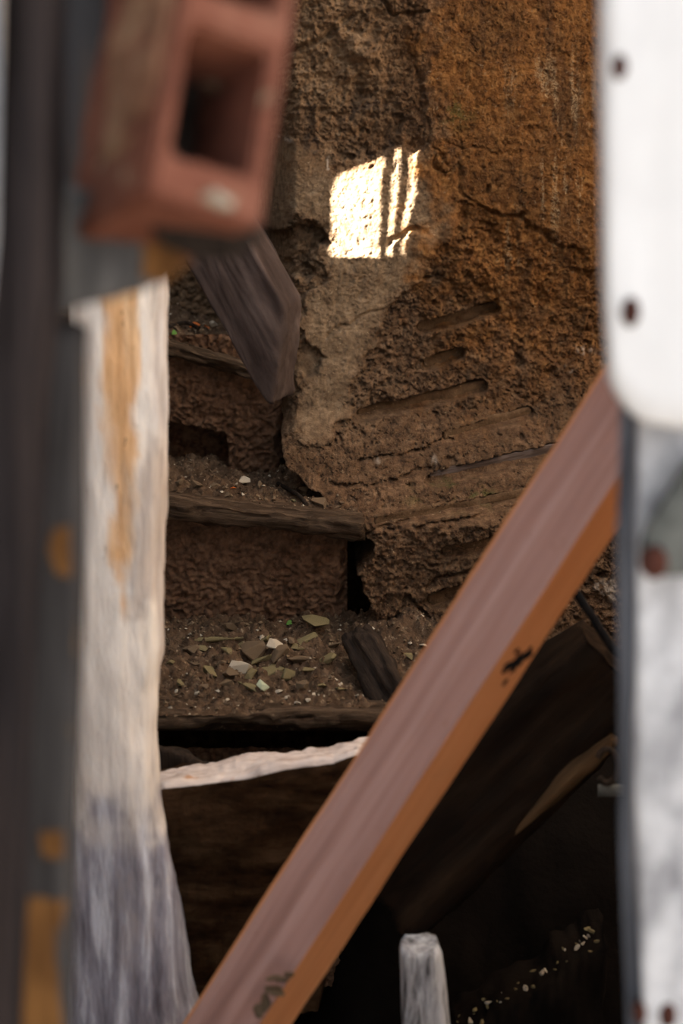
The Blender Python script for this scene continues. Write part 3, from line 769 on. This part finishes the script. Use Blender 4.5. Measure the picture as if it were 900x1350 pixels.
# ------------------------------------------------------------------ bleached log
def bleached_log():
    Yl = 1.91
    prof = [  # py, left px, right px
        (330, 92, 222), (380, 92, 222), (520, 94, 221), (650, 93, 219), (780, 90, 216), (850, 88, 216), (880, 86, 210), (905, 86, 205), (960, 85, 205), (1010, 84, 210), (1060, 82, 216), (1120, 82, 226), (1200, 80, 240), (1280, 78, 252), (1350, 76, 268), (1700, 66, 320)]
    pys = np.linspace(300, 1950, 190); rings = []; tt = []
    K = 72
    lean = .10
    for y in pys:
        L = np.interp(y, [p[0] for p in prof], [p[1] for p in prof]); R = np.interp(y, [p[0] for p in prof], [p[2] for p in prof])
        if y > 1350: L, R = 76, 268
        Yc = Yl + .05
        c = (P(L, y, Yc) + P(R, y, Yc)) / 2; rx = (P(R, y, Yc)[0] - P(L, y, Yc)[0]) / 2; ry = .05
        ring = []
        for k in range(K):
            th = 2 * math.pi * k / K; cx, sy = math.cos(th), math.sin(th)
            e = 2.6
            ring.append(c + np.array([rx * math.copysign(abs(cx) ** (2 / e), cx), ry * math.copysign(abs(sy) ** (2 / e), sy), 0]))
        rings.append(np.array(ring))
    zmin = rings[-1][0, 2]
    me = loft(rings, 4)
    Mf = Matrix.Translation(Vector((rings[-1][:, 0].mean(), Yl + .05, 0)))
    me.transform(Mf.inverted())
    roughen(me, .004, (40, 40, 9), 4, 9); roughen(me, .0012, (150, 150, 30), 3, 4)
    n = len(me.vertices); co = np.empty(n * 3); me.vertices.foreach_get('co', co); co = co.reshape(-1, 3).copy()
    co[:, 2] = np.maximum(co[:, 2], 0.0); me.vertices.foreach_set('co', co.reshape(-1)); me.update()
    wpos = co + np.array(Mf.translation)
    px, py = proj(wpos[:, 0], wpos[:, 1], wpos[:, 2])
    q = wpos * np.array([1, 1, .35])
    w1 = fbm(q * 45, 4) * 16; w2 = fbm(wpos * 30 + 5, 4) * 30
    tan = sstep(-5, 8, sd_poly(px + w1 * .8, py + w2, [(138, 360), (186, 360), (182, 520), (172, 640), (168, 740), (160, 800), (150, 740), (146, 680), (128, 560), (128, 500)]))
    gap = sstep(-3, 5, sd_poly(px + w1 * .3, py + w2 * .4, [(143, 505), (147, 560), (150, 650), (147, 700), (140, 640), (138, 570)]))
    tan = tan * (1 - gap)
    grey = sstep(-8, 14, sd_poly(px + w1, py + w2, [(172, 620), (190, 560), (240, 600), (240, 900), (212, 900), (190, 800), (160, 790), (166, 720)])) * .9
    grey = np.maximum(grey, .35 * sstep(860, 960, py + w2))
    blue = sstep(1015, 1150, py + w2 * 2.2 + (px - 150) * .3)  # lower log tinted blue-grey for shade below the sunlit part
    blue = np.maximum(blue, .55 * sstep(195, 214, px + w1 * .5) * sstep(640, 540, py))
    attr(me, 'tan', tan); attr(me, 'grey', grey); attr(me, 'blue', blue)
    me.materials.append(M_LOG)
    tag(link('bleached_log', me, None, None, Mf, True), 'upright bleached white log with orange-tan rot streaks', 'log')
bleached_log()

# ------------------------------------------------------------------ diagonal rust-brown beam
def rust_beam():
    # ridge line between the two visible faces
    r0, r1 = P(372, 1305, 1.74), P(812, 632, 1.68)
    A = (r1 - r0) / np.linalg.norm(r1 - r0)
    Nn = np.array([.857, 0, -.515]); Nn -= A * Nn.dot(A); Nn /= np.linalg.norm(Nn)
    D = np.cross(A, Nn)
    if D[1] > 0: D = -D
    s0 = -(r0[2] - .02) / A[2]; s1 = np.linalg.norm(r1 - r0) + .10
    S = 130; stations = np.linspace(s0, s1, S)
    # section (n, d): ridge at 0,0
    L = (-.0535, -.043); E = (.0355, -.044)
    F4 = (L[0] + E[0], L[1] + E[1])
    def face1(k):   # shallow rolled profile across the wide face
        t = k
        return -.0035 * (sstep(.05, .16, t) - sstep(.84, .95, t))
    rings = []; nseg = 26
    nl = np.array([L[1], -L[0]]); nl = nl / np.linalg.norm(nl);
    if nl[1] < 0: nl = -nl
    for s in stations:
        c = r0 + A * s
        widen = 1.0 + .02 * (s1 - s)
        pts = []
        for k in range(nseg + 1):
            t = k / nseg
            base = np.array(L) * (1 - t)
            dd = -.0025 * (sstep(.10, .14, np.array(t)) - sstep(.30, .42, np.array(t))) - .0016 * (sstep(.55, .6, np.array(t)) - sstep(.92, .97, np.array(t)))
            p = base + nl * dd
            pts.append(p)
        for k in range(1, 15): pts.append(np.array(E) * k / 14)
        for k in range(1, 13): pts.append(np.array(E) + (np.array(F4) - np.array(E)) * k / 12)
        for k in range(1, 12): pts.append(np.array(F4) + (np.array(L) - np.array(F4)) * k / 12)
        rings.append(np.array([c + Nn * p[0] * widen + D * p[1] * widen for p in pts]))
    K = len(rings[0])
    me = loft(rings, 2)
    Mf = frame(r0 + A * s0, A); me.transform(Mf.inverted())
    me.materials.append(M_PINKRUST); me.materials.append(M_RUSTPAINT)
    mi = []
    nring = S + 4
    for s in range(nring - 1):
        for k in range(K): mi.append(0 if 1 <= k < nseg else 1)
    mi += [1] * (len(me.polygons) - len(mi))
    me.polygons.foreach_set('material_index', mi)
    roughen(me, .0012, (50, 50, 8), 4, 3)
    sharp(me, 25)
    root = thing('diagonal_beam', 'long rust-brown beam leaning diagonally across in front of the stairs', 'beam', r0 + A * s0)
    link('beam_body', me, None, root, Mf, True)
    # black gouge and scrapes on the orange face
    fn = np.cross(A, Nn * E[0] + D * E[1]); fn /= np.linalg.norm(fn)
    if fn[1] > 0: fn = -fn
    def blot(px, py, r, seed, h=.0015):
        # on orange face: solve position by projecting along view onto plane through ridge
        best = None
        ray0 = np.array([0, 0, CAMZ]); ray = P(px, py, 1.8) - ray0
        t = (r0 - ray0).dot(fn) / ray.dot(fn); c = ray0 + ray * t
        ex = A; ey = np.cross(fn, A); V = [c + fn * h]; n = 20; rr = random.Random(seed)
        for k in range(n):
            th = 2 * math.pi * k / n; q = r * (.55 + .6 * rr.random()); V.append(c + q * (ex * math.cos(th) * 1.1 + ey * math.sin(th) * .9) + fn * .0009)
        for k in range(n): V.append(V[1 + k] - fn * .004)
        F = [(0, 1 + k, 1 + (k + 1) % n) for k in range(n)] + [(1 + k, 1 + n + k, 1 + n + (k + 1) % n, 1 + (k + 1) % n) for k in range(n)]
        m2 = mesh_from(V, F, False); o = link('tar_blot', m2, M_BLACK, root); return o
    blot(680, 874, .011, 1)['label'] = 'black tar blot on the orange face'
    blot(694, 863, .0075, 2); blot(668, 880, .006, 5); blot(681, 858, .003, 6); blot(665, 899, .004, 3)
    # crumbs of mortar stuck in the lower end of the pinkish face
    rr = random.Random(4)
    for i, (x, y, s) in enumerate(((372, 1292, .012), (362, 1306, .014), (350, 1322, .012), (380, 1284, .009), (357, 1290, .008), (340, 1335, .010))):
        m3 = chip_mesh(M_CRUMB, 'lump', i % 6)
        o = bpy.data.objects.new('mortar_crumb', m3); col.objects.link(o); o.parent = root
        cp = P(x, y, 1.727); o.location = Vector(cp) - root.location; o.scale = (s, s, s * .6); o.rotation_euler = (rr.random(), rr.random(), rr.random() * 6)
rust_beam()

# ------------------------------------------------------------------ split block below the steps
def split_block():
    Yf = 2.02
    S = 150; rings = []
    K = 90
    for s in range(S):
        t = s / (S - 1); px = 200 + (500 - 200) * t
        ft = np.interp(px, [200, 215, 260, 330, 380, 440, 470, 490, 560], [1042, 1036, 1031, 1022, 1011, 1003, 992, 1006, 1040])
        bt = np.interp(px, [200, 250, 300, 400, 500, 520, 560], [1026, 1012, 1000, 984, 968, 972, 990])
        f = P(px, ft, Yf); bk = P(px, bt, Yf + .10)
        bz = 0.48; lx = -.07 * t
        poly = [f, bk, np.array([bk[0] + lx, bk[1] + .01, bz]), np.array([f[0] + lx, f[1] + .07, bz]), np.array([f[0] + lx * .25, f[1] + .012, f[2] - .06])]
        rings.append(resample(poly, K, .004))
    me = loft(rings, 4)
    Mf = Matrix.Translation(Vector(P(350, 1000, Yf + .05)) - Vector((0, 0, P(350, 1000, Yf + .05)[2])))
    me.transform(Mf.inverted())
    roughen(me, .008, (14, 22, 22), 4, 6); roughen(me, .003, (40, 80, 80), 4, 2)
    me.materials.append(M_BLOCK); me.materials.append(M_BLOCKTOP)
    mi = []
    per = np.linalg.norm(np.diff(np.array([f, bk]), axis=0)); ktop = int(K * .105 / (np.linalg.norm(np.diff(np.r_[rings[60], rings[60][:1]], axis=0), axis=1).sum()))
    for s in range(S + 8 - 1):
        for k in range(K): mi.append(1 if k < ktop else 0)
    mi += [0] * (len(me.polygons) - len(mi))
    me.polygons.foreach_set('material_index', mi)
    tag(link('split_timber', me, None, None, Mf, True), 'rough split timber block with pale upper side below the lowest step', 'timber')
    # dark hump behind it
    m2 = loft([resample([P(x, np.interp(x, [150, 205, 240, 275, 300], [1000, 986, 992, 1010, 1030]), 2.14), P(x, np.interp(x, [150, 205, 240, 275, 300], [1000, 986, 992, 1010, 1030]) - 6, 2.19), P(x, 1130, 2.19), P(x, 1130, 2.14)], 40, .004) for x in np.linspace(150, 300, 50)], 2)
    roughen(m2, .003, (90, 90, 90), 4, 2)
    tag(link('dark_rubble_slab', m2, M_CHAR), 'dark broken slab wedged between the log and the pale split timber', 'slab')
split_block()

# ------------------------------------------------------------------ dark timber, lower right
def dark_timber():
    r0, r1 = P(548, 1222, 2.00), P(840, 945, 2.02)
    A = (r1 - r0) / np.linalg.norm(r1 - r0)
    up = np.array([-.62, 0, .78]); up -= A * up.dot(A); up /= np.linalg.norm(up); D = np.cross(A, up)
    if D[1] > 0: D = -D
    root = thing('dark_timber', 'thick dark brown timber lying aslant below the rust-brown beam', 'timber', r0)
    S = 130; rings = []; K = 80
    for s in range(S):
        t = s / (S - 1); c = r0 + (r1 - r0) * (t * 1.08 - .02)
        wt = np.interp(t, [0, .15, .4, .7, 1], [.045, .075, .095, .10, .09])
        rings.append(resample([c, c + up * wt - D * .035, c + up * (wt - .015) - D * .13, c - up * .06 - D * .13, c - up * .03 - D * .06], K, .006))
    me = loft(rings, 3); Mf = frame(r0, A); me.transform(Mf.inverted()); roughen(me, .012, (22, 22, 4), 4, 8); roughen(me, .004, (80, 80, 12), 4, 3)
    me.materials.append(M_DARKTIMBER)
    link('timber_body', me, None, root, Mf, True)
    rings = []
    for s in range(100):
        t = s / 99; c = r0 + (r1 - r0) * (.03 + t * .86); wd = .0065 + .003 * math.sin(t * 9) * math.sin(t * 3.1)
        k = min(1, .3 + 4 * min(t, 1 - t))
        rings.append(resample([c + up * wd * k + D * .004, c + up * wd * k - D * .02, c - up * wd * k - D * .02, c - up * wd * k + D * .006], 26, .004))
    me = loft(rings, 2); me.transform(Mf.inverted()); roughen(me, .008, (60, 60, 7), 4, 4); me.materials.append(M_TIMBEREDGE)
    o = link('worn_edge', me, None, root, Mf, True); o['label'] = 'tan splintered edge of the dark timber'
dark_timber()
# cable and clamp
tag(link('black_cable', tube([P(752, 770, 2.02), P(768, 795, 2.02), P(782, 815, 2.02), P(796, 838, 2.02), P(815, 862, 2.02), P(850, 880, 2.03)], .0045), M_BLACK), 'short black cable between the rust-brown beam and the dark timber', 'cable')
def clamp():
    root = thing('bolt', 'small grey iron bolt and ring beside the white post edge', 'bolt', P(800, 1020, 1.985))
    pts = [P(800 + 14 * math.cos(t), 1010 + 22 * math.sin(t), 1.985) for t in np.linspace(-2.6, 2.4, 12)]
    link('ring', tube(pts, .0035), M_CHAR, root)
    link('bolt_head', loft([resample([P(x, 1034, 1.985), P(x, 1050, 1.985), P(x, 1050, 2.03), P(x, 1034, 2.03)], 24, .003) for x in np.linspace(788, 826, 12)], 2), M_IRON, root)
clamp()

# ------------------------------------------------------------------ white stub and pale crumbs at the bottom
def white_stub():
    rings = []
    for s in range(110):
        y = 1243 + s * (2050 - 1243) / 109
        L, R = np.interp(y, [1243, 1350, 2050], [527, 528, 540]), np.interp(y, [1243, 1350, 2050], [579, 596, 650])
        Yc = 1.97; c = (P(L, y, Yc) + P(R, y, Yc)) / 2; rx = (P(R, y, Yc)[0] - P(L, y, Yc)[0]) / 2; k = .93 if s == 0 else 1
        rings.append(np.array([c + k * np.array([rx * math.copysign(abs(math.cos(a)) ** .6, math.cos(a)), .028 * math.copysign(abs(math.sin(a)) ** .6, math.sin(a)), 0]) for a in np.linspace(0, 2 * math.pi, 48, endpoint=False)]))
    me = loft(rings, 3); p = P(560, 1350, 1.97)
    Mf = Matrix.Translation(Vector((p[0], p[1], 0))); me.transform(Mf.inverted()); roughen(me, .003, (60, 60, 14), 4, 2)
    for v in me.vertices: v.co.z = max(v.co.z, 0)
    me.materials.append(M_STUBWHITE)
    tag(link('white_post_stub', me, None, None, Mf, True), 'peeling white post stub standing in the dark below the timber', 'post')
white_stub()
def crumbs():
    a, b = P(600, 1372, 2.05), P(800, 1240, 2.12)
    ax = (b - a) / np.linalg.norm(b - a)
    rings = []
    for s in range(60):
        c = a + (b - a) * s / 59
        rings.append(resample([c, c + np.array([0, .09, .006]), c + np.array([0, .09, -.5]), c + np.array([0, .03, -.5])], 40, .008))
    me = loft(rings, 2); roughen(me, .012, (30, 30, 30), 4, 3)
    tag(link('dark_rock', me, M_SHADESOIL), 'ledge coloured black for shade with pale crumbs at the lower right', 'ledge')
    r = random.Random(9)
    for i in range(40):
        t = r.uniform(.05, .95); c = a + (b - a) * t + np.array([r.uniform(-.008, .008), r.uniform(-.004, .04), .006])
        s = r.uniform(.0015, .0048)
        o = bpy.data.objects.new('pale_crumb', chip_mesh(M_OLIVE if i % 3 else M_PALE, 'lump', i % 6)); col.objects.link(o)
        o.location = c; o.scale = (s * 1.3, s, s); o.rotation_euler = (r.random(), r.random(), r.random() * 6)
        tag(o, 'pale mortar crumb on the black ledge at the lower right', 'crumb', 'pale crumbs on the black ledge')
crumbs()

# ------------------------------------------------------------------ right foreground: white board over a flaked post
def lumber(outline, Yf, depth, m, name, parent, zgrain=True, rough=(.002, 20), K=160, rnd=.004, layers=6, capdiv=12, skew=0.0):
    fr = [P(x, y, Yf) for x, y in outline]
    me = prism(fr, (skew, depth, 0), rnd=rnd, K=K, layers=layers, capdiv=capdiv)
    c = np.mean(fr, 0); Mf = Matrix.Translation(Vector(c)); me.transform(Mf.inverted())
    if rough[0]: roughen(me, rough[0], (rough[1], rough[1], rough[1] * .3), 4, len(name))
    me.materials.append(m)
    return link(name, me, None, parent, Mf, True)
broot = thing('white_board', 'white painted board with rusty nail heads at the upper right', 'board', P(850, 560, 1.20))
lumber([(793, -500), (1010, -500), (1010, 568), (900, 566), (846, 560), (826, 542), (806, 512), (800, 400), (797, 200)], 1.20, .028, M_WHITEPAINT, 'board_face', broot)
def nail(px, py, r, parent, Yf):
    c = P(px, py, Yf)
    rings = []
    for (rr, yy) in ((r * .5, -.0045), (r * .85, -.0035), (r, -.001), (r, .004)):
        rings.append(np.array([c + np.array([rr * math.cos(a) * .78, yy, rr * math.sin(a) * 1.25]) for a in np.linspace(0, 6.2832, 20, endpoint=False)]))
    o = link('nail_head', loft(rings, 1), M_RUST, parent); o['label'] = 'rusty nail head'
nail(816, 88, .0062, broot, 1.20); nail(831, 411, .0072, broot, 1.20)
proot = thing('flaked_post', 'flaked white wooden post with iron bracket below the white board', 'post', (P(880, 900, 1.24)[0], 1.27, 0))
zb = P(880, 1350, 1.24)
PB = 3300
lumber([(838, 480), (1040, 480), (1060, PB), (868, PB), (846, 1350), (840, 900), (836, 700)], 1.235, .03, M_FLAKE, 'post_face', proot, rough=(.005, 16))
lumber([(812, 500), (850, 500), (860, 900), (872, 1350), (900, PB), (850, PB), (824, 1350), (816, 1100), (819, 900), (812, 700), (810, 600)], 1.252, .10, M_GREYEDGE, 'post_edge', proot, rough=(.004, 18), skew=.020)
br = lumber([(905, 615), (885, 650), (860, 690), (846, 728), (852, 758), (880, 762), (930, 758), (960, 700), (960, 600)], 1.212, .016, M_IRON, 'bracket', proot, rough=(.002, 60), K=80, rnd=.004)
br['label'] = 'grey-green iron bracket'
def bolt_on():
    c = P(862, 742, 1.208)
    rings = [np.array([c + np.array([rr * math.cos(a), yy, rr * 1.2 * math.sin(a)]) for a in np.linspace(0, 6.2832, 16, endpoint=False)]) for rr, yy in ((.006, -.004), (.0085, -.002), (.009, .004))]
    o = link('rusty_bolt', loft(rings, 1), M_RUST, br)
bolt_on()
for (x, y, r) in ((843, 1335, .006), (880, 1338, .0075)):
    nail(x, y, r, proot, 1.236)

# ------------------------------------------------------------------ left foreground
lumber([(10, -520), (62, -520), (60, 0), (56, 380), (42, 450), (32, 700), (16, 1150), (8, 1350), (-30, PB), (-120, PB), (-60, 1350), (-40, 700), (-12, 400), (6, 200), (12, 0)], 1.02, .07, M_POSTDARK, 'dark_post', None, rough=(.004, 14))
tag(bpy.data.objects['dark_post'], 'blackish weathered post at the far left edge', 'post')
lumber([(40, -520), (176, -520), (174, 250), (168, 330), (60, 330), (40, 200)], 1.215, .04, M_PLANKBLUE, 'upright_plank', None, rough=(.004, 14))
tag(bpy.data.objects['upright_plank'], 'blue-grey upright plank behind the hollow brick', 'plank')
lumber([(16, 432), (60, 428), (99, 436), (98, 700), (94, 900), (88, 1100), (84, 1350), (60, PB), (-80, PB), (-20, 1350), (0, 900)], 1.10, .05, M_POSTGREY, 'grey_post', None, rough=(.004, 14))
for poly in ([(66, 690), (98, 684), (97, 770), (70, 764), (58, 728)], [(14, 1190), (50, 1178), (88, 1184), (85, 1300), (84, 1400), (6, 1400), (4, 1280)], [(46, 1096), (88, 1090), (88, 1140), (52, 1136)]):
    o = lumber(poly, 1.097, .02, M_OCHRE, 'rotten_patch', bpy.data.objects['grey_post'], rough=(.003, 40), K=70, layers=3, capdiv=6); o['label'] = 'ochre rotten patch'
tag(bpy.data.objects['grey_post'], 'grey post with ochre patches below the wooden stub at the left', 'post')
lumber([(190, 262), (262, 276), (348, 298), (334, 318), (306, 336), (262, 338), (206, 322)], 1.05, .07, M_CHAR, 'charred_block', None, rough=(.005, 40), K=90)  # dark piece added to stand in for the brick's shaded underside
tag(bpy.data.objects['charred_block'], 'added black piece standing in for the shaded underside of the hollow brick', 'wood')
sroot = thing('wooden_stub', 'grey broken wooden stub under the hollow brick', 'stub', P(140, 395, 1.16))
lumber([(72, 245), (215, 250), (226, 290), (222, 350), (196, 376), (150, 392), (128, 402), (74, 428), (50, 420), (50, 260)], 1.09, .12, M_STUBGREY, 'stub_body', sroot, rough=(.006, 22))
e = lumber([(186, 318), (214, 300), (238, 318), (240, 352), (206, 374), (184, 372)], 1.082, .05, M_OCHRE, 'rotten_end', sroot, rough=(.006, 30), K=80)
e['label'] = 'ochre rotten end of the stub'

# hollow clay brick, tumbled and held in the broken edge
def hollow_brick():
    w = np.array([.88, .40, -.30]); w /= np.linalg.norm(w)
    h = np.array([.14, .37, .92]); h -= w * h.dot(w); h /= np.linalg.norm(h)
    n = np.cross(w, h)
    if n[1] < 0: n = -n                     # into the picture
    c0 = P(344, 300, 1.03)                  # lower right corner of the end face
    W, H, L = .063, .240, .122
    org = c0 - w * W
    xs = [0, .008, .053, W]                 # one column of holes
    zs = [0, .024, .094, .114, .158, .174, .220, H]
    Mf = Matrix((Vector(w), Vector(n), Vector(h))).transposed().to_4x4(); Mf.translation = Vector(org)
    if Mf.determinant() < 0: pass
    bm = bmesh.new()
    g = {}
    def v(i, j, d): 
        k = (i, j, d)
        if k not in g: g[k] = bm.verts.new((xs[i], d, zs[j]))
        return g[k]
    hollow = lambda i, j: i == 1 and j in (1, 3, 5)
    for d in (0, L):
        for i in range(3):
            for j in range(7):
                if not hollow(i, j): bm.faces.new([v(i, j, d), v(i + 1, j, d), v(i + 1, j + 1, d), v(i, j + 1, d)])
    for i in range(3):
        for j in (0, 7): bm.faces.new([v(i, j, 0), v(i + 1, j, 0), v(i + 1, j, L), v(i, j, L)])
    for j in range(7):
        for i in (0, 3): bm.faces.new([v(i, j, 0), v(i, j + 1, 0), v(i, j + 1, L), v(i, j, L)])
    for i in (1,):
        for j in (1, 3, 5):
            for (a, b) in (((i, j), (i + 1, j)), ((i + 1, j), (i + 1, j + 1)), ((i + 1, j + 1), (i, j + 1)), ((i, j + 1), (i, j))):
                bm.faces.new([v(*a, 0), v(*b, 0), v(*b, L), v(*a, L)])
    bmesh.ops.recalc_face_normals(bm, faces=bm.faces)
    bmesh.ops.bevel(bm, geom=[e for e in bm.edges if e.calc_face_angle(0) > .5], offset=.0028, segments=3, affect='EDGES')
    bmesh.ops.triangulate(bm, faces=[f for f in bm.faces if len(f.verts) > 4])
    bmesh.ops.subdivide_edges(bm, edges=[e for e in bm.edges if e.calc_length() > .03], cuts=4, use_grid_fill=True)
    me = bpy.data.meshes.new('m'); bm.to_mesh(me); bm.free()
    me.polygons.foreach_set('use_smooth', [True] * len(me.polygons)); sharp(me, 40)
    roughen(me, .0016, (60, 60, 60), 4, 4)
    me.materials.append(M_BRICK)
    root = thing('hollow_brick', 'broken red hollow clay brick at the upper left foreground', 'brick', org)
    link('brick_body', me, None, root, Mf, True)
    # mortar smeared over the long side
    poly = [np.array([-.002, .012, .05]), np.array([-.002, .075, .03]), np.array([-.002, .096, .11]), np.array([-.002, .085, .2]), np.array([-.002, .03, .215]), np.array([-.002, .012, .14])]
    m2 = prism(poly, (.006, 0, 0), rnd=.012, K=90, layers=2, capdiv=10); roughen(m2, .004, (60, 60, 60), 4, 3); m2.materials.append(M_MORTAR)
    o = link('mortar_smear', m2, None, root, Mf, True); o['label'] = 'tan mortar smear'
    for (z0, z1) in ((.024, .094), (.114, .158), (.174, .220)):  # dark plugs added so the holes look shaded inside
        poly = [np.array([.006, .075, z0 - .003]), np.array([.052, .075, z0 - .003]), np.array([.052, .075, z1 + .003]), np.array([.006, .075, z1 + .003])]
        m2 = prism(poly, (0, .03, 0), rnd=.006, K=60, layers=3, capdiv=6); roughen(m2, .008, (50, 50, 50), 4, int(z0 * 1000)); m2.materials.append(M_CHAR)
        o = link('hole_shade_plug', m2, None, root, Mf, True); o['label'] = 'added dark plug standing in for shade in a hole'
    mm = chunk(5, 1, .8, .6); mm.materials.append(M_PALE)
    o = link('mortar_crumb', mm, None, root, Mf @ Matrix.Translation((.036, -.002, .006)) @ Matrix.Scale(.010, 4), True)
hollow_brick()
